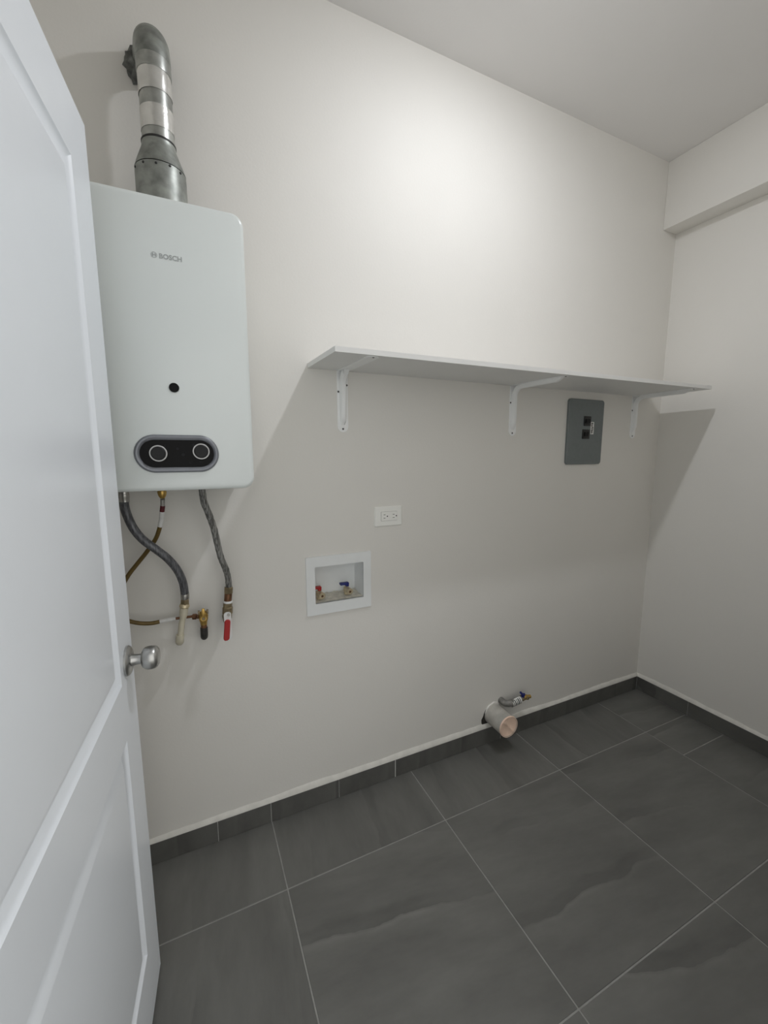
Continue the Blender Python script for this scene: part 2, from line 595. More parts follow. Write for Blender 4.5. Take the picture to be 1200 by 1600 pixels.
DW, DB, DT = 0.925, 0.010, 2.0525
door = thing('door_1', D(DW, 0), 'white two-panel interior door standing open beside the heater', 'door', kind='structure')
sb = [0.0, 0.114, DW - 0.114, DW]
zb = [DB, 0.190, 0.755, 0.885, 1.930, DT]
bm = new()
for i in range(3):
    for k in range(5):
        if i == 1 and k in (1, 3):
            continue
        bm.faces.new([bm.verts.new(D(s, z)) for s, z in ((sb[i], zb[k]), (sb[i + 1], zb[k]), (sb[i + 1], zb[k + 1]), (sb[i], zb[k + 1]))])
per = [(0, DB), (DW, DB), (DW, DT), (0, DT)]
for i in range(4):
    a, c = per[i], per[(i + 1) % 4]
    bm.faces.new([bm.verts.new(q) for q in (D(*a), D(*c), D(*c, -0.04), D(*a, -0.04))])
bm.faces.new([bm.verts.new(D(*a, -0.04)) for a in per])
bmesh.ops.remove_doubles(bm, verts=bm.verts[:], dist=1e-5)
obj('leaf', bm, 'door_paint', door, smooth=False)
for k in (1, 3):
    bm = new()
    prof = [(0.0, 0.0), (0.003, -0.0030), (0.010, -0.0078), (0.0165, -0.0108), (0.0195, -0.0108), (0.030, -0.0055), (0.041, -0.0008), (0.045, -0.0004)]
    rings = []
    for ins, dep in prof:
        rings.append([bm.verts.new(D(s, z, dep)) for s, z in ((sb[1] + ins, zb[k] + ins), (sb[2] - ins, zb[k] + ins), (sb[2] - ins, zb[k + 1] - ins), (sb[1] + ins, zb[k + 1] - ins))])
    for a, c in zip(rings, rings[1:]):
        for i in range(4):
            bm.faces.new((a[i], a[(i + 1) % 4], c[(i + 1) % 4], c[i]))
    bm.faces.new(rings[-1])
    obj('door_panel', bm, 'door_paint', door, angle=35)
KS, KZ = 0.058, 0.917
bm = new(); lathe(bm, D(KS, KZ, 0.030), dn, [(0, 0.0125), (0.0015, 0.0175), (0.004, 0.0215), (0.008, 0.0245), (0.014, 0.0265), (0.021, 0.0270), (0.028, 0.0258), (0.0330, 0.0230), (0.0365, 0.0175), (0.0378, 0.010), (0.038, 0.0)], 40, caps=False)
kn = obj('door_knob', bm, 'satin_nickel', door, angle=60)
bm = new(); lathe(bm, D(KS, KZ, 0.0), dn, [(0, 0.034), (0.004, 0.034), (0.007, 0.032), (0.010, 0.027), (0.011, 0.0145)], 40)
obj('rose', bm, 'satin_nickel', kn)
bm = new(); lathe(bm, D(KS, KZ, 0.010), dn, [(0, 0.0145), (0.008, 0.0125), (0.016, 0.0115), (0.022, 0.0125)], 32)
obj('neck', bm, 'satin_nickel', kn)
bm = new()
q0 = D(-0.0005, KZ - 0.028, -0.032)
for zz in (0,):
    vv = [D(s_, z_, n_) for s_ in (-0.0012, 0.002) for z_ in (KZ - 0.028, KZ + 0.028) for n_ in (-0.031, -0.009)]
    bvs = [bm.verts.new(q) for q in vv]
    for f in ((0, 1, 3, 2), (4, 6, 7, 5), (0, 4, 5, 1), (2, 3, 7, 6), (0, 2, 6, 4), (1, 5, 7, 3)):
        bm.faces.new([bvs[i] for i in f])
obj('latch_plate', bm, 'satin_nickel', door, smooth=False)

# ------------------------------------------------------------------ water heater
HX, HF = -2.359, -0.250
hx0, hx1, hz0, hz1 = HX - 0.1875, HX + 0.1875, 1.2925, 1.9965
ht = thing('water_heater', (HX, 0, hz0), 'white wall-hung gas water heater with black pill-shaped control panel', 'water heater')
out = rrect(hx0, hz0, hx1, hz1, 0.030, 10)
bm = new(); prism_y(bm, out, [(-0.046, 0.0), (HF + 0.009, 0.0), (HF + 0.005, 0.0012), (HF + 0.0018, 0.0045), (HF, 0.0095)])
obj('casing', bm, 'heater_enamel', ht, angle=25)
bm = new(); prism_y(bm, rrect(hx0 + 0.012, hz0 + 0.010, hx1 - 0.012, hz1 - 0.010, 0.01, 3), [(0.0, 0), (-0.047, 0)])
obj('back_plate', bm, 'heater_back', ht)
PX, PZ = -2.3600, 1.3875


def pill(hw, hh):
    return rrect(PX - hw, PZ - hh, PX + hw, PZ + hh, hh - 1e-4, 14)


cp = obj('control_panel', prism_y(new(), pill(0.088, 0.0360), [(HF + 0.002, 0), (HF - 0.0012, 0)]), 'gloss_black', ht)
bm = new()
n_ = len(pill(0.1, 0.05))
rr = []
for hw, hh, y in ((0.0985, 0.0478, HF + 0.001), (0.0985, 0.0478, HF - 0.003), (0.0955, 0.0448, HF - 0.0062), (0.0925, 0.0418, HF - 0.0066), (0.0865, 0.0350, HF - 0.0022), (0.0862, 0.0347, HF + 0.001)):
    rr.append([bm.verts.new((a, y, c)) for a, c in pill(hw, hh)])
for a, c in zip(rr, rr[1:]):
    for i in range(n_):
        bm.faces.new((a[i], a[(i + 1) % n_], c[(i + 1) % n_], c[i]))
obj('bezel', bm, 'bezel_grey', cp, angle=50)
for dx, dz in ((-2.4045, 1.3885), (-2.3045, 1.3935)):
    bm = new(); lathe(bm, (dx, HF - 0.001, dz), (0, -1, 0), [(0, 0.0178), (0.010, 0.0165), (0.0115, 0.0150)], 32)
    dl = obj('dial', bm, 'dial_black', ht)
    bm = new(); lathe(bm, (dx, HF - 0.0005, dz), (0, -1, 0), [(0, 0.0205), (0.0035, 0.0205), (0.004, 0.0200), (0.004, 0.0190), (0.002, 0.0182)], 36)
    obj('dial_ring', bm, 'dial_ring', dl)
# faint printed symbols on the control panel
for dx, dz, a, c in ((-2.360, 1.4005, 0.0035, 0.003), (-2.348, 1.3855, 0.0045, 0.0026), (-2.331, 1.3655, 0.0026, 0.0036), (-2.3075, 1.3655, 0.003, 0.0022), (-2.387, 1.409, 0.003, 0.0015), (-2.322, 1.409, 0.003, 0.0018)):
    bm = new(); lathe(bm, (dx, HF - 0.0011, dz), (0, -1, 0), [(0, a), (0.0003, a)], 8)
    obj('panel_symbol', bm, 'icon_grey', cp, smooth=False)
# sight glass
bm = new(); lathe(bm, (-2.3583, HF + 0.001, 1.553), (0, -1, 0), [(0, 0.0135), (0.002, 0.0132), (0.0024, 0.0124), (0.0016, 0.0116)], 28)
sg = obj('sight_glass_rim', bm, 'heater_enamel', ht)
bm = new(); lathe(bm, (-2.3583, HF - 0.0010, 1.553), (0, -1, 0), [(0, 0.0116), (0.0012, 0.0116)], 28)
obj('sight_glass', bm, 'gloss_black', ht)


def text_mesh(name, s, size, loc, rot, material, parent, bold=0.0):
    cu = bpy.data.curves.new(name, 'FONT')
    cu.body = s
    cu.size = size
    cu.offset = bold
    cu.extrude = 0.0002
    cu.align_x = 'LEFT'
    cu.resolution_u = 3
    tmp = bpy.data.objects.new(name, cu)
    col.objects.link(tmp)
    bpy.context.view_layer.update()
    me = bpy.data.meshes.new_from_object(tmp.evaluated_get(bpy.context.evaluated_depsgraph_get()))
    bpy.data.objects.remove(tmp)
    me.transform(Matrix.Translation(Vector(loc) - ORIGIN[parent.name]) @ rot)
    me.materials.clear()
    me.materials.append(MATS[material])
    o = bpy.data.objects.new(name, me)
    col.objects.link(o)
    o.parent = parent
    ORIGIN[o.name] = ORIGIN[parent.name]
    return o


RX = Matrix.Rotation(PI / 2, 4, 'X')
text_mesh('lettering', 'BOSCH', 0.0155, (-2.3715, HF - 0.0004, 1.8560), RX, 'print_grey', ht, 0.0004)
bm = new()
cx, cz = -2.3818, 1.8615
circ = lambda r, n=28: [(cx + r * math.cos(2 * PI * i / n), cz + r * math.sin(2 * PI * i / n)) for i in range(n)]
ring_prism(bm, circ(0.0068), circ(0.0059), HF + 0.0002, HF - 0.0005)
for sx in (-1, 1):
    arc = []
    for k in range(9):
        a = math.radians(-62 + 124 * k / 8)
        arc.append((cx + sx * (0.0052 * math.cos(a) - 0.0002), cz + 0.0052 * math.sin(a)))
    arc += [(cx + sx * 0.0022, cz + 0.0043), (cx + sx * 0.0016, cz + 0.0043), (cx + sx * 0.0016, cz - 0.0043), (cx + sx * 0.0022, cz - 0.0043)]
    a_ = [bm.verts.new((x, HF - 0.0004, z)) for x, z in arc]
    bm.faces.new(a_ if sx < 0 else list(reversed(a_)))
box(bm, (cx - 0.0018, HF - 0.0005, cz - 0.0008), (cx + 0.0018, HF + 0.0002, cz + 0.0008))
obj('round_emblem', bm, 'print_grey', ht, smooth=False)
# connections under the casing
for x_, y_, r_, m_ in ((-2.503, -0.120, 0.0125, 'ferrule'), (-2.305, -0.120, 0.011, 'steel_dark'), (-2.4105, -0.104, 0.009, 'brass')):
    bm = new(); lathe(bm, (x_, y_, hz0 + 0.02), (0, 0, -1), [(0, r_), (0.026, r_)], 20)
    obj('connection_stub', bm, m_, ht)

# ------------------------------------------------------------------ flue
FX, FY = -2.3565, -0.120
fp = thing('flue_pipe', (FX, FY, hz1), 'galvanised metal flue rising from the heater and bending into the wall', 'flue')
bm = new(); lathe(bm, (FX, FY, hz1 - 0.002), (0, 0, 1), [(0, 0.0610), (0.110, 0.0605), (0.118, 0.0600)], 40)
rd = obj('collar', bm, 'galvanised_dull', fp)
bm = new(); lathe(bm, (FX, FY, 2.1145), (0, 0, 1), [(0, 0.0602), (0.014, 0.0560), (0.052, 0.0412), (0.062, 0.0400), (0.066, 0.0405)], 40)
obj('reducer', bm, 'galvanised_dull', fp)
for a in (200, 232, 262, 292, 320):
    ra = math.radians(a)
    q = Vector((FX + 0.0602 * math.cos(ra), FY + 0.0602 * math.sin(ra), 2.108 + 0.003 * math.sin(a)))
    bm = new(); lathe(bm, q - Vector((math.cos(ra), math.sin(ra), 0)) * 0.002, (math.cos(ra), math.sin(ra), 0), [(0, 0.0032), (0.003, 0.0030), (0.0042, 0.0018)], 10)
    obj('rivet', bm, 'black_screw', fp)
bm = new(); lathe(bm, (FX, FY, 2.176), (0, 0, 1), [(0, 0.0382), (0.19, 0.0378)], 40)
obj('duct', bm, 'galvanised', fp)
bm = new(); lathe(bm, (FX, FY, 2.178), (0, 0, 1), [(0, 0.0408), (0.004, 0.0412), (0.006, 0.0392)], 40)
obj('joint_band', bm, 'black_screw', fp)
for z0_, z1_, sd in ((2.206, 2.257, 1), (2.288, 2.342, 2)):
    rnd = random.Random(sd)
    bm = new()
    n_ = 40
    rows_ = []
    for k in range(7):
        zz = z0_ + (z1_ - z0_) * k / 6
        rows_.append([bm.verts.new((FX + (0.0389 + rnd.uniform(-0.0003, 0.0003)) * math.cos(2 * PI * i / n_), FY + (0.0389 + rnd.uniform(-0.0003, 0.0003)) * math.sin(2 * PI * i / n_), zz + (0.0025 * math.sin(2 * PI * i / n_ + sd) if k in (0, 6) else 0))) for i in range(n_)])
    for a, c in zip(rows_, rows_[1:]):
        for i in range(n_):
            bm.faces.new((a[i], a[(i + 1) % n_], c[(i + 1) % n_], c[i]))
    obj('foil_tape', bm, 'foil_tape', fp, angle=60)
bm = new(); lathe(bm, (FX, FY, 2.338), (0, 0, 1), [(0, 0.0400), (0.004, 0.0405), (0.036, 0.0400)], 40)
obj('elbow_collar', bm, 'galvanised', fp)
# segmented elbow turning to the wall
bm = new()
R_ = 0.062
pts = [(FX, FY, 2.368)]
for k in range(0, 6):
    a = math.radians(90 * k / 5)
    hor = R_ * (1 - math.cos(a))
    pts.append((FX - 0.10 * hor, FY + hor, 2.374 + R_ * math.sin(a)))
pts.append((FX - 0.014, 0.02, 2.374 + R_))
sweep(bm, pts, 0.0405, 32)
obj('elbow', bm, 'galvanised_dull', fp, angle=14)
# crumpled foil sealing the hole in the wall
bm = new()
rnd = random.Random(11)
n_ = 44
ex, ez = FX - 0.012, 2.374 + R_
rows_ = []
for k, (rad, yy) in enumerate(((0.0395, -0.034), (0.0440, -0.026), (0.0475, -0.014), (0.0515, -0.006), (0.0540, -0.0015))):
    rows_.append([])
    for i in range(n_):
        a = 2 * PI * i / n_
        low = max(0.0, math.cos(a - math.radians(205)))
        rj = rad * (0.96 + (0.14 * rnd.uniform(-0.6, 1.0) * (0.25 + low) if k else 0)) + low * 0.006 * (k > 0)
        rows_[-1].append(bm.verts.new((ex + rj * math.cos(a), yy + rnd.uniform(-0.002, 0.001), ez + rj * math.sin(a))))
for a, c in zip(rows_, rows_[1:]):
    for i in range(n_):
        bm.faces.new((a[i], a[(i + 1) % n_], c[(i + 1) % n_], c[i]))
obj('crumpled_foil', bm, 'foil_dirty', fp, smooth=False)

# ------------------------------------------------------------------ hoses and pipes under the heater
H1 = [(-2.503, -0.120, 1.262), (-2.505, -0.115, 1.245), (-2.501, -0.110, 1.217), (-2.489, -0.106, 1.178), (-2.468, -0.102, 1.142), (-2.439, -0.097, 1.111), (-2.410, -0.090, 1.078), (-2.387, -0.081, 1.038), (-2.374, -0.073, 0.994), (-2.371, -0.066, 0.951)]
t = thing('water_hose', (-2.503, -0.12, 1.29), 'dark grey braided hose curving from the heater to a cream pipe', 'hose', 'braided hoses under the heater')
obj('braided_tube', sweep(new(), catmull(H1, 6), 0.0118, 18), 'braid_dark', t, angle=60)
bm = new(); lathe(bm, (-2.503, -0.120, 1.288), (0, 0, -1), [(0, 0.0128), (0.010, 0.0128), (0.011, 0.0135), (0.020, 0.0135), (0.022, 0.0125), (0.032, 0.0122)], 24)
obj('ferrule', bm, 'ferrule', t)
bm = new(); lathe(bm, (-2.3712, -0.066, 0.958), (-0.03, 0.02, -1), [(0, 0.0120), (0.002, 0.0126), (0.018, 0.0124), (0.020, 0.0112)], 24)
obj('ferrule', bm, 'ferrule', t)
bm = new(); hexnut(bm, (-2.3722, -0.0655, 0.9385), (-0.05, 0.02, -1), 0.018, 0.0132)
obj('nut', bm, 'brass_old', t, smooth=False)

t = thing('supply_pipe', (-2.395, 0.0, 0.79), 'cream plastic supply pipe dropping from the dark hose to the wall', 'pipe')
obj('pipe', sweep(new(), [(-2.3765, -0.063, 0.905), (-2.382, -0.062, 0.875), (-2.386, -0.0615, 0.857), (-2.394, -0.060, 0.806)], 0.0088, 16), 'cpvc_cream', t)
bm = new(); lathe(bm, (-2.3735, -0.0645, 0.9235), (-0.14, 0.02, -1), [(0, 0.0125), (0.004, 0.0145), (0.010, 0.0150), (0.012, 0.0120), (0.016, 0.0118)], 24)
obj('brass_adapter', bm, 'brass_pale', t)
bm = new(); lathe(bm, (-2.3757, -0.0635, 0.9095), (-0.16, 0.02, -1), [(0, 0.0128), (0.022, 0.0122), (0.028, 0.0105), (0.034, 0.0095)], 24)
obj('coupling', bm, 'cpvc_cream', t)
bm = new()
sweep(bm, [(-2.3925, -0.0602, 0.822), (-2.3938, -0.060, 0.812), (-2.3950, -0.058, 0.803), (-2.3955, -0.050, 0.796), (-2.3955, -0.035, 0.7945), (-2.3955, 0.001, 0.7945)], lambda u: 0.0122, 18)
obj('elbow', bm, 'cpvc_cream', t, angle=40)

# gas tube
G1 = [(-2.411, -0.104, 1.268), (-2.411, -0.100, 1.257), (-2.412, -0.095, 1.238), (-2.415, -0.090, 1.220), (-2.420, -0.080, 1.189), (-2.437, -0.065, 1.139), (-2.465, -0.055, 1.097), (-2.492, -0.050, 1.063), (-2.520, -0.050, 1.027), (-2.544, -0.050, 0.981), (-2.551, -0.050, 0.933), (-2.541, -0.050, 0.899), (-2.511, -0.045, 0.878), (-2.473, -0.040, 0.867), (-2.436, -0.035, 0.867), (-2.397, -0.030, 0.8665), (-2.356, -0.035, 0.867), (-2.342, -0.038, 0.867)]
gp_ = catmull(G1, 6)
t = thing('gas_tube', (-2.411, -0.10, 1.27), 'brown-gold gas tube looping down behind the dark hose', 'tube')


def seg(a, c):
    """part of the gas tube path, by fraction of the control points"""
    i0, i1 = int(round(a * 6)), int(round(c * 6))
    return gp_[i0:i1 + 1]


obj('tube', sweep(new(), seg(4.0, 13.9), 0.0062, 14), 'gas_tube', t, angle=60)
obj('thin_tube', sweep(new(), seg(14.6, 17), 0.0042, 12), 'copper_dark', t, angle=60)
obj('white_tape', sweep(new(), seg(3.0, 4.3), 0.0068, 14), 'white_tape', t, angle=60)
obj('maroon_band', sweep(new(), seg(2.0, 3.0), 0.0068, 14), 'maroon_band', t, angle=60)
obj('ferrule', sweep(new(), seg(1.0, 2.0), 0.0066, 14), 'ferrule', t, angle=60)
bm = new(); lathe(bm, (-2.4108, -0.104, 1.288), (0, 0, -1), [(0, 0.007), (0.003, 0.0105), (0.011, 0.0125), (0.020, 0.0105), (0.028, 0.006)], 18)
obj('flare_nut', bm, 'brass', t)
obj('white_tape', sweep(new(), seg(13.7, 14.9), 0.0066, 14), 'white_tape', t, angle=60)

# brass gas valve on the wall
t = thing('gas_valve', (-2.3225, 0.0, 0.79), 'small brass gas valve with dark elbow below the heater', 'valve')
bm = new(); lathe(bm, (-2.3225, -0.050, 0.884), (0, 0, -1), [(0, 0.0088), (0.006, 0.0125), (0.014, 0.0148), (0.026, 0.0138), (0.036, 0.0105), (0.044, 0.0098)], 20)
vb = obj('body', bm, 'brass', t)
bm = new(); lathe(bm, (-2.3225, -0.060, 0.8665), (0, -1, 0), [(0, 0.0118), (0.008, 0.0115), (0.010, 0.0095), (0.010, 0.0055)], 6, caps=True)
obj('packing_nut', bm, 'brass', t, smooth=False)
bm = new(); lathe(bm, (-2.3225, -0.0695, 0.8665), (0, -1, 0), [(0, 0.0052), (0.0025, 0.005)], 14)
obj('stem', bm, 'brass_old', t)
bm = new(); box(bm, (-2.3268, -0.0715, 0.868), (-2.3178, -0.0665, 0.900), 0.0015)
obj('lever', bm, 'brass', t)
bm = new(); hexnut(bm, (-2.3545, -0.0375, 0.867), (1, -0.3, 0), 0.013, 0.0092)
hexnut(bm, (-2.341, -0.042, 0.867), (1, -0.3, 0), 0.010, 0.0075)
obj('inlet_nut', bm, 'copper_dark', t, smooth=False)
for sx in (-1, 1):
    bm = new(); box(bm, (-2.3225 + sx * 0.0125 - 0.003, -0.056, 0.876), (-2.3225 + sx * 0.0125 + 0.003, -0.046, 0.888), 0.001)
    obj('lug', bm, 'brass_old', t)
bm = new(); sweep(bm, [(-2.3225, -0.050, 0.845), (-2.3227, -0.050, 0.822)], 0.0092, 16)
obj('nipple', bm, 'copper_dark', t)
bm = new(); sweep(bm, [(-2.3227, -0.050, 0.830), (-2.323, -0.050, 0.812), (-2.3232, -0.048, 0.802), (-2.3235, -0.041, 0.7955), (-2.3235, -0.030, 0.794), (-2.3235, 0.001, 0.794)], lambda u: 0.0112 if u < 0.9 else 0.0105, 16)
obj('elbow', bm, 'steel_dark', t, angle=40)

# silver braided hose with the red-handled ball valve
H2 = [(-2.305, -0.120, 1.285), (-2.3035, -0.117, 1.265), (-2.301, -0.112, 1.243), (-2.289, -0.104, 1.203), (-2.278, -0.096, 1.161), (-2.271, -0.087, 1.119), (-2.262, -0.079, 1.065), (-2.248, -0.071, 1.019), (-2.242, -0.063, 0.984), (-2.241, -0.056, 0.956)]
t = thing('water_hose', (-2.305, -0.12, 1.285), 'silver braided hose running straight down to the red-handled valve', 'hose', 'braided hoses under the heater')
rnd = random.Random(4)
wob = [rnd.uniform(-0.0005, 0.0006) for _ in range(80)]
obj('braided_tube', sweep(new(), catmull(H2, 6), lambda u: 0.0098 + wob[int(u * 70)], 18), 'braid_light', t, angle=60)
bm = new(); lathe(bm, (-2.2413, -0.0565, 0.975), (0.02, 0.08, -1), [(0, 0.0102), (0.002, 0.0108), (0.017, 0.0106), (0.020, 0.0098)], 22)
obj('ferrule', bm, 'ferrule', t)

t = thing('ball_valve', (-2.249, 0.0, 0.79), 'brass ball valve with a red lever at the hose end', 'valve')
bm = new(); hexnut(bm, (-2.2415, -0.0555, 0.9565), (-0.10, 0, -1), 0.022, 0.0142)
obj('hose_nut', bm, 'brass_old', t, smooth=False)
bm = new(); lathe(bm, (-2.2435, -0.0555, 0.9350), (-0.12, 0, -1), [(0, 0.0122), (0.027, 0.0118)], 20)
obj('nipple', bm, 'copper_dark', t)
bm = new(); lathe(bm, (-2.2460, -0.0555, 0.9100), (-0.08, 0, -1), [(0, 0.0132), (0.002, 0.0146), (0.006, 0.0146), (0.008, 0.0130)], 20)
obj('seal_tape', bm, 'white_tape', t)
bm = new()
lathe(bm, (-2.2470, -0.0555, 0.9035), (-0.07, 0, -1), [(0, 0.0140), (0.013, 0.0140), (0.016, 0.0160), (0.036, 0.0160), (0.040, 0.0140), (0.054, 0.0138)], 8)
obj('body', bm, 'brass_old', t, smooth=False)
bm = new(); lathe(bm, (-2.2485, -0.068, 0.8710), (0, -1, 0), [(0, 0.0085), (0.009, 0.0080), (0.012, 0.0055), (0.016, 0.0050)], 6)
obj('stem_nut', bm, 'ferrule', t, smooth=False)
bm = new(); sweep(bm, [(-2.2505, -0.0555, 0.855), (-2.2512, -0.053, 0.846), (-2.2512, -0.044, 0.840), (-2.2512, 0.001, 0.840)], 0.0125, 16)
obj('tail_pipe', bm, 'brass_old', t)
bm = new()
prism_y(bm, [(a - 0.0022, c) for a, c in rrect(-2.2605, 0.786, -2.2385, 0.880, 0.008, 5)], [(-0.0785, 0), (-0.0815, 0)])
lv = obj('lever', bm, 'white_tape', t)
bm = new(); prism_y(bm, [(a + (c - 0.83) * 0.10, c) for a, c in rrect(-2.2640, 0.787, -2.2460, 0.856, 0.0080, 6)], [(-0.0805, 0.0), (-0.0870, 0.0), (-0.0885, 0.0016)])
obj('grip', bm, 'handle_red', lv, angle=40)

# ------------------------------------------------------------------ shelf and brackets
SX0, SX1, SYF = -1.945, -0.112, -0.2975
zbk, zfl, zfr, th = 1.6790, 1.6715, 1.6810, 0.0155
bm = new()


def shz(x, y):
    f = -y / -SYF
    f = y / SYF
    k = (x - SX0) / (SX1 - SX0)
    return zbk * (1 - f) + (zfl * (1 - k) + zfr * k) * f


nx = 24
rows_ = []
for i in range(nx + 1):
    x = SX0 + (SX1 - SX0) * i / nx
    rows_.append([bm.verts.new(q) for q in ((x, -0.0005, shz(x, 0)), (x, SYF, shz(x, SYF)), (x, SYF, shz(x, SYF) + th), (x, -0.0005, shz(x, 0) + th))])
for a, c in zip(rows_, rows_[1:]):
    for k in range(4):
        bm.faces.new((a[k], a[(k + 1) % 4], c[(k + 1) % 4], c[k]))
bm.faces.new(rows_[0]); bm.faces.new(list(reversed(rows_[-1])))
tag(obj('wall_shelf', bm, 'shelf_laminate', smooth=False), 'long white laminate shelf board carried on three wall brackets', 'shelf')


def bracket_meshes(X):
    """steel shelf bracket: flat L strip with rounded tips, pressed rib with a large inside bend"""
    W, T = 0.0205, 0.0022
    zt = 1.6785
    zl = 1.4640
    yl = -0.2885
    # plate: vertical leg and horizontal leg
    bm = new()
    o = [(X + W, zt), (X - W, zt)]
    for k in range(0, 9):
        a = PI + PI * k / 8
        o.append((X + W * math.cos(a), zl + W + W * math.sin(a)))
    prism_y(bm, o, [(0.0, 0), (-T, 0.0)])
    vert_leg = bm
    bm = new()
    top = []
    o2 = [(X - W, -0.001), (X + W, -0.001)]
    for k in range(0, 9):
        a = -PI * k / 8
        o2.append((X + W * math.cos(a), yl + W + W * math.sin(a)))
    A = [bm.verts.new((x, y, shz(x, y) - 0.0002)) for x, y in o2]
    B = [bm.verts.new((x, y, shz(x, y) - T)) for x, y in o2]
    n = len(o2)
    for i in range(n):
        bm.faces.new((A[i], A[(i + 1) % n], B[(i + 1) % n], B[i]))
    bm.faces.new(A); bm.faces.new(list(reversed(B)))
    hor_leg = bm
    # rib: swept hat section following the bend
    bm = new()
    path = []
    Rb = 0.045
    zc = shz(X, -0.03) - T - Rb
    path.append((-T, zl + 0.026, 0.0, 0.5))
    path.append((-T, zl + 0.040, 0.010, 0.9))
    path.append((-T, zl + 0.060, 0.0155, 1.0))
    path.append((-T, zc, 0.0155, 1.0))
    for k in range(1, 8):
        a = PI / 2 * k / 8
        path.append((-T - Rb * (1 - math.cos(a)), zc + Rb * math.sin(a), 0.0155, 1.0))
    for y in (-0.06, -0.12, -0.18, -0.238):
        path.append((y, None, 0.0155, 1.0))
    path.append((-0.255, None, 0.010, 0.9))
    path.append((-0.270, None, 0.0, 0.5))
    P2 = []
    for y, z, h, s in path:
        if z is None:
            z = shz(X, y) - T
        P2.append((Vector((y, z)), h, s))
    prev = None
    for i, (c, h, s) in enumerate(P2):
        a = P2[max(i - 1, 0)][0]; e = P2[min(i + 1, len(P2) - 1)][0]
        tt = (e - a).normalized()
        nrm = Vector((-tt.y, tt.x))           # toward the room / downwards
        if nrm.x > 0.01 or (abs(nrm.x) <= 0.01 and nrm.y > 0):
            nrm = -nrm
        ww = 0.0125 * s
        row = []
        for dx, hh in ((-ww, 0.0), (-ww * 0.78, 0.72), (-ww * 0.5, 1.0), (ww * 0.5, 1.0), (ww * 0.78, 0.72), (ww, 0.0)):
            q = c + nrm * h * hh
            row.append(bm.verts.new((X + dx, q.x, q.y)))
        if prev:
            for k in range(5):
                bm.faces.new((prev[k], row[k], row[k + 1], prev[k + 1]))
        prev = row
    # closing strip on the back of the rib where it bridges the corner
    return vert_leg, hor_leg, bm


BXS = [(-1.8195, 'white steel shelf bracket at the heater end of the shelf'), (-1.0285, 'white steel shelf bracket under the middle of the shelf'), (-0.2175, 'white steel shelf bracket nearest the corner, right of the breaker panel')]
for X, lab in BXS:
    t = thing('shelf_bracket', (X, 0, 1.464), lab, 'bracket', 'brackets carrying the shelf')
    a, c, r_ = bracket_meshes(X)
    obj('wall_arm', a, 'bracket_white', t)
    obj('shelf_arm', c, 'bracket_white', t)
    obj('rib', r_, 'bracket_white', t, angle=50)
    for sx, sz in ((0.0, 1.4755), (-0.0160, 1.6060), (0.0160, 1.6300)):
        bm = new(); lathe(bm, (X + sx, -0.002, sz), (0, -1, 0), [(0, 0.0036), (0.0012, 0.0034), (0.0020, 0.002)], 12)
        obj('screw', bm, 'screw_grey', t)
    yy = -0.279
    bm = new(); lathe(bm, (X, yy, shz(X, yy) - 0.002), (0, 0, -1), [(0, 0.0036), (0.0012, 0.0034), (0.0020, 0.002)], 12)
    obj('screw', bm, 'screw_grey', t)

# ------------------------------------------------------------------ breaker panel
t = thing('breaker_panel', (-0.577, 0, 1.334), 'grey metal breaker panel cover with two black switches under the shelf', 'breaker panel')
bm = new(); prism_y(bm, rrect(-0.6975, 1.3335, -0.4570, 1.6430, 0.014, 6), [(0.0, 0), (-0.009, 0.0), (-0.0115, 0.0025)])
obj('cover', bm, 'panel_grey', t)
for x0, z0_, x1, z1_ in ((-0.5950, 1.5180, -0.5480, 1.5640), (-0.6010, 1.4560, -0.5520, 1.5010)):
    bm = new(); box(bm, (x0, -0.0145, z0_), (x1, -0.010, z1_), 0.0012)
    bk = obj('breaker', bm, 'breaker_black', t)
    for k in (0.18, 0.52):
        xa = x0 + (x1 - x0) * k
        bm = new(); box(bm, (xa, -0.0205, z0_ + 0.013), (xa + (x1 - x0) * 0.30, -0.014, z0_ + 0.033), 0.0015)
        obj('toggle', bm, 'dial_black', bk)
bm = new(); prism_y(bm, rrect(-0.5455, 1.4790, -0.5235, 1.5380, 0.001, 2), [(-0.0112, 0), (-0.0121, 0)])
st = obj('label_sticker', bm, 'sticker_white', t)
bm = new()
rnd = random.Random(2)
zz = 1.4830
while zz < 1.532:
    hh = rnd.choice((0.0022, 0.0030, 0.0042))
    xa = -0.5420 + rnd.choice((0.0, 0.0, 0.003))
    box(bm, (xa, -0.0125, zz), (xa + rnd.choice((0.008, 0.010, 0.012)), -0.0118, zz + hh))
    zz += hh + 0.0012
obj('print', bm, 'ink_black', st, smooth=False)
for sx, sz in ((-0.665, 1.622), (-0.488, 1.622), (-0.665, 1.354), (-0.488, 1.354), (-0.640, 1.575)):
    bm = new(); lathe(bm, (sx, -0.0112, sz), (0, -1, 0), [(0, 0.0035), (0.0012, 0.0030)], 12)
    obj('screw', bm, 'panel_grey', t)

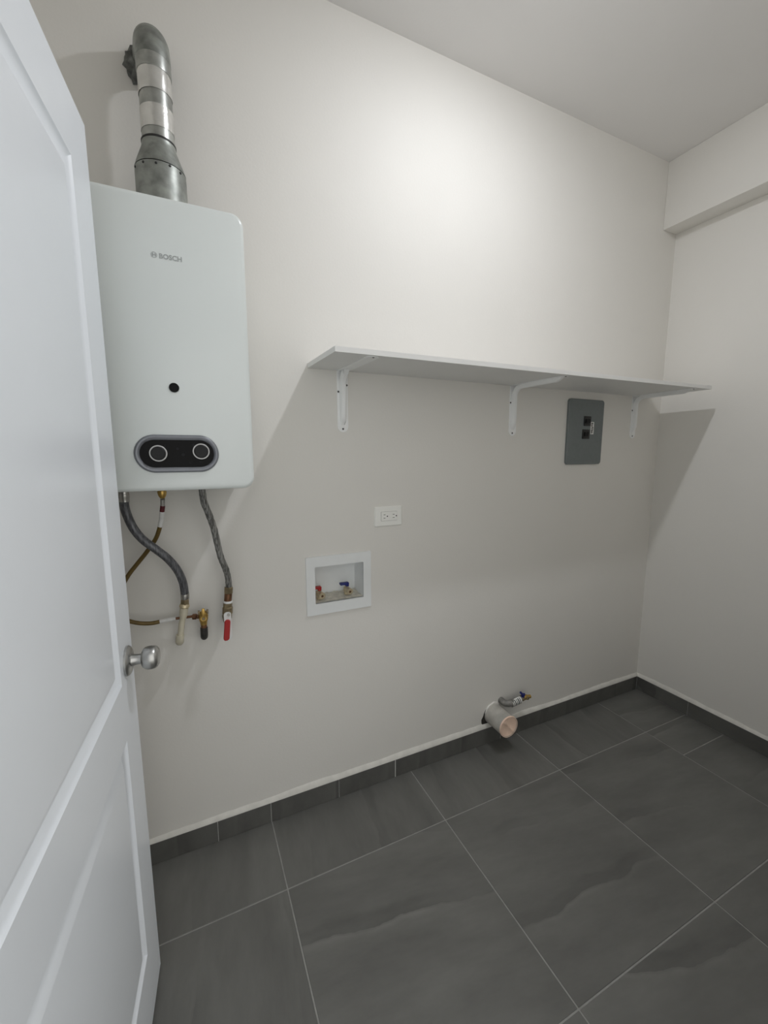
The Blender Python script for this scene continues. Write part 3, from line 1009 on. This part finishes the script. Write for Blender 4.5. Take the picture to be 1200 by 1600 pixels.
# ------------------------------------------------------------------ wall outlet
t = thing('wall_outlet', (-1.638, 0, 1.104), 'white double electrical outlet plate mounted sideways above the washer box', 'outlet')
bm = new(); prism_y(bm, rrect(-1.6965, 1.1045, -1.5790, 1.1825, 0.005, 4), [(0.0, 0), (-0.004, 0.0), (-0.0058, 0.0018), (-0.0066, 0.0040)])
obj('cover_plate', bm, 'outlet_white', t, smooth=False)
bm = new(); ring_prism(bm, rrect(-1.6705, 1.1255, -1.6015, 1.1625, 0.002, 2), rrect(-1.6695, 1.1265, -1.6025, 1.1615, 0.0015, 2), -0.006, -0.0070)
obj('gap', bm, 'gap_grey', t, smooth=False)
bm = new(); prism_y(bm, rrect(-1.6695, 1.1265, -1.6025, 1.1615, 0.0015, 2), [(-0.005, 0), (-0.0080, 0.0), (-0.0086, 0.0008)])
rc = obj('receptacle', bm, 'outlet_white', t, smooth=False)
for cx_ in (-1.6560, -1.6165):
    bm = new()
    for dz in (-0.0065, 0.0065):
        box(bm, (cx_ - 0.0045, -0.0089, 1.1440 + dz - 0.0009), (cx_ + 0.0035, -0.0082, 1.1440 + dz + 0.0009))
    lathe(bm, (cx_ + 0.0115, -0.0082, 1.1440), (0, -1, 0), [(0, 0.0026), (0.0007, 0.0026)], 14)
    obj('socket_slots', bm, 'slot_black', rc, smooth=False)

# ------------------------------------------------------------------ washer supply box
t = thing('washer_box', (-1.8425, 0, 0.789), 'white recessed washer supply box with red and blue taps', 'supply box')
bm = new(); ring_prism(bm, rrect(-1.9715, 0.7885, -1.7135, 1.0115, 0.004, 3), rrect(-1.9385, 0.8305, -1.7460, 0.9725, 0.003, 3), 0.001, -0.006)
obj('frame', bm, 'box_plastic', t)
bm = new()
ring_prism(bm, rrect(-1.9425, 0.8265, -1.7425, 0.9765, 0.002, 2), rrect(-1.9385, 0.8305, -1.7460, 0.9725, 0.003, 2), 0.092, -0.001)
prism_y(bm, rrect(-1.9425, 0.8265, -1.7425, 0.9765, 0.002, 2), [(0.096, 0), (0.092, 0)])
obj('recess', bm, 'box_plastic', t)
rnd = random.Random(21)
bm = new()
nx_, ny_ = 26, 10
grid = []
for i in range(nx_ + 1):
    x = -1.938 + 0.1915 * i / nx_
    grid.append([])
    for k in range(ny_ + 1):
        y = 0.002 + 0.089 * k / ny_
        hgt = 0.8310 + (0.003 + 0.006 * k / ny_) * (0.35 + 0.65 * abs(math.sin(i * 0.55 + k * 0.3))) * rnd.uniform(0.7, 1.1)
        grid[-1].append(bm.verts.new((x, y, hgt)))
for i in range(nx_):
    for k in range(ny_):
        bm.faces.new((grid[i][k], grid[i + 1][k], grid[i + 1][k + 1], grid[i][k + 1]))
obj('plaster_residue', bm, 'dirty_plaster', t, angle=70)
for cx_, yv, m_, nm in ((-1.9130, 0.026, 'handle_red', 'red lever handle'), (-1.8000, 0.030, 'handle_blue', 'blue lever handle')):
    bm = new()
    lathe(bm, (cx_, yv + 0.012, 0.834), (0, 0, 1), [(0, 0.0095), (0.012, 0.0095), (0.014, 0.0115), (0.030, 0.0115), (0.034, 0.007)], 16)
    va = obj('tap', bm, 'brass_pale', t)
    bm = new(); lathe(bm, (cx_ + 0.002, yv + 0.008, 0.8570), (0.1, -1, -0.12), [(0, 0.0105), (0.012, 0.0105), (0.014, 0.0125), (0.026, 0.0125), (0.027, 0.0118)], 20)
    obj('spout', bm, 'brass_pale', va)
    bm = new(); lathe(bm, Vector((cx_ + 0.002, yv + 0.008, 0.8570)) + Vector((0.1, -1, -0.12)).normalized() * 0.0265, (0.1, -1, -0.12), [(0, 0.0048), (0.0012, 0.0046)], 14)
    obj('spout_bore', bm, 'copper_dark', va)
    bm = new()
    lathe(bm, (cx_, yv + 0.010, 0.866), (0, 0, 1), [(0, 0.0055), (0.010, 0.0055)], 10)
    obj('stem', bm, 'brass_pale', va)
    bm = new()
    box(bm, (cx_ - 0.028, yv - 0.002, 0.8770), (cx_ + 0.0075, yv + 0.018, 0.8860), 0.0025)
    box(bm, (cx_ - 0.0055, yv - 0.001, 0.8700), (cx_ + 0.0070, yv + 0.017, 0.8790), 0.0015)
    hd = obj('lever_handle', bm, m_, va)
    hd['label'] = nm

# ------------------------------------------------------------------ drain pipe stub in the wall
DPX, DPZ = -1.0755, 0.1425
t = thing('drain_pipe', (DPX, 0, DPZ - 0.05), 'grey plastic drain stub poking out above the skirting, salmon-coloured end', 'pipe')
bm = new()
n_ = 36
prof = [(0.02, 0.0495), (-0.050, 0.0495), (-0.112, 0.0500), (-0.114, 0.0490), (-0.114, 0.0455), (-0.098, 0.0450), (-0.05, 0.045)]
lathe(bm, (DPX, 0, DPZ), (0, 1, 0), [(a, r) for a, r in prof], n_, caps=False)
obj('pipe', bm, 'pvc_grey', t)
# salmon tape closing the mouth, pushed in with a diagonal crease
bm = new()
rnd = random.Random(9)
rows_ = []
for rad in (0.0460, 0.036, 0.024, 0.012):
    rows_.append([])
    for i in range(n_):
        a = 2 * PI * i / n_
        x, z = rad * math.cos(a), rad * math.sin(a)
        cr = (x * 0.75 + z * 0.66)                 # distance across the crease
        y = -0.1125 + 0.007 * (1 - rad / 0.046) - 0.0075 * math.exp(-(cr / 0.007) ** 2) * (rad < 0.045)
        rows_[-1].append(bm.verts.new((DPX + x, y + rnd.uniform(-0.0006, 0.0006), DPZ + z)))
ctr = bm.verts.new((DPX, -0.1125 + 0.007 - 0.0075, DPZ))
for a, c in zip(rows_, rows_[1:]):
    for i in range(n_):
        bm.faces.new((a[i], a[(i + 1) % n_], c[(i + 1) % n_], c[i]))
for i in range(n_):
    bm.faces.new((rows_[-1][i], rows_[-1][(i + 1) % n_], ctr))
lp = obj('end_cover', bm, 'tape_salmon', t, angle=60)
lp['label'] = 'salmon-coloured cover taped over the pipe mouth'
bm = new(); lathe(bm, (DPX, -0.1145, DPZ), (0, 1, 0), [(0, 0.0462), (0, 0.0500), (0.006, 0.0508), (0.007, 0.0500)], n_, caps=False)
obj('end_rim', bm, 'tape_salmon', t)
# rough break-out in the plaster below and beside the pipe
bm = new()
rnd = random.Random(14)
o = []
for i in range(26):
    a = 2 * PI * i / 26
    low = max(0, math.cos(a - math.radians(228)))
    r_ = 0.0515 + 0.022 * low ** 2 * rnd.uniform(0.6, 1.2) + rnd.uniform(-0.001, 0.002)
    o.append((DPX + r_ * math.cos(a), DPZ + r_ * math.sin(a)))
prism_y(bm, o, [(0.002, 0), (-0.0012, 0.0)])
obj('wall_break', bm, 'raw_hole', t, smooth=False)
bm = new()
o2 = []
rnd = random.Random(15)
for i in range(36):
    a = 2 * PI * i / 36
    up_ = max(0, math.cos(a - math.radians(80)))
    r_ = 0.0500 + 0.009 * up_ * rnd.uniform(0.6, 1.2)
    o2.append((DPX + r_ * math.cos(a), DPZ + r_ * math.sin(a)))
prism_y(bm, o2, [(0.001, 0), (-0.006, 0.002)])
obj('plaster_collar', bm, 'wall_paint', t, angle=60)

# ------------------------------------------------------------------ low gas stub with tag and brass valve
t = thing('gas_stub', (-1.02, 0, 0.19), 'grey gas stub with barcode sticker and brass cock beside drain pipe', 'gas stub')
bm = new()
sweep(bm, [(-1.030, 0.002, 0.2000), (-1.030, -0.020, 0.2000), (-1.028, -0.032, 0.2000), (-1.018, -0.040, 0.2000), (-1.000, -0.042, 0.2005), (-0.975, -0.042, 0.2020)], lambda u: 0.0155, 18)
obj('elbow', bm, 'stub_grey', t, angle=40)
obj('nipple', sweep(new(), [(-0.985, -0.042, 0.2015), (-0.930, -0.042, 0.2085)], 0.0118, 16), 'stub_grey', t)
bm = new()
ax = Vector((0.055, 0, 0.007)).normalized()
up_ = Vector((-0.127, 0, 0.992))
pv = None
rows_ = []
for k in range(11):
    a = math.radians(150 + 200 * k / 10)
    off = up_ * math.sin(a) * 0.0165 + Vector((0, 1, 0)) * math.cos(a) * 0.0165
    off = Vector((0, -1, 0)) * (0.0178 * math.sin(math.radians(18 * k))) + up_ * (0.0178 * math.cos(math.radians(18 * k)) - 0.003)
    rows_.append((off, k))
vs_ = []
for off, k in rows_:
    base = Vector((-1.0020, -0.042, 0.2000))
    vs_.append([bm.verts.new(base + ax * d_ + off) for d_ in (0.0, 0.054)])
for a, c in zip(vs_, vs_[1:]):
    bm.faces.new((a[0], a[1], c[1], c[0]))
sk = obj('barcode_sticker', bm, 'sticker_white', t, angle=60)
bm = new()
dd_ = 0.004
for wd in (0.0035, 0.0055, 0.0035, 0.0060, 0.0040):
    vs_ = []
    for off, k in rows_[1:9]:
        base = Vector((-1.0020, -0.042, 0.2000))
        o_ = off + Vector((0, -1, 0)) * 0.0004 + up_ * 0.0002
        vs_.append([bm.verts.new(base + ax * (dd_ + e_) + o_) for e_ in (0.0, wd)])
    for a, c in zip(vs_, vs_[1:]):
        bm.faces.new((a[0], a[1], c[1], c[0]))
    dd_ += wd + 0.0050
obj('barcode', bm, 'screw_grey', sk, smooth=False)
bm = new(); hexnut(bm, (-0.940, -0.042, 0.2070), (1, 0, 0.13), 0.016, 0.0150)
obj('union_nut', bm, 'brass_old', t, smooth=False)
bm = new(); lathe(bm, (-0.926, -0.042, 0.2090), (1, -0.35, 0.10), [(0, 0.0125), (0.010, 0.0130), (0.018, 0.0110), (0.024, 0.0088), (0.036, 0.0086), (0.038, 0.0070)], 18)
obj('cock_body', bm, 'brass', t)
bm = new(); lathe(bm, (-0.915, -0.050, 0.2110), (0.2, -1, 0.1), [(0, 0.0085), (0.012, 0.0085), (0.014, 0.006)], 6)
obj('side_cap', bm, 'brass_old', t, smooth=False)
bm = new()
lathe(bm, (-0.934, -0.046, 0.217), (-0.15, 0, 1), [(0, 0.0080), (0.014, 0.0075)], 12)
obj('stem', bm, 'handle_blue', t)
bm = new()
sweep(bm, [(-0.927, -0.048, 0.2270), (-0.938, -0.047, 0.2310), (-0.9500, -0.046, 0.2440)], lambda u: 0.0075 - 0.0025 * u, 8)
hl = obj('handle', bm, 'handle_blue', t)
hl['label'] = 'dark blue cock handle'
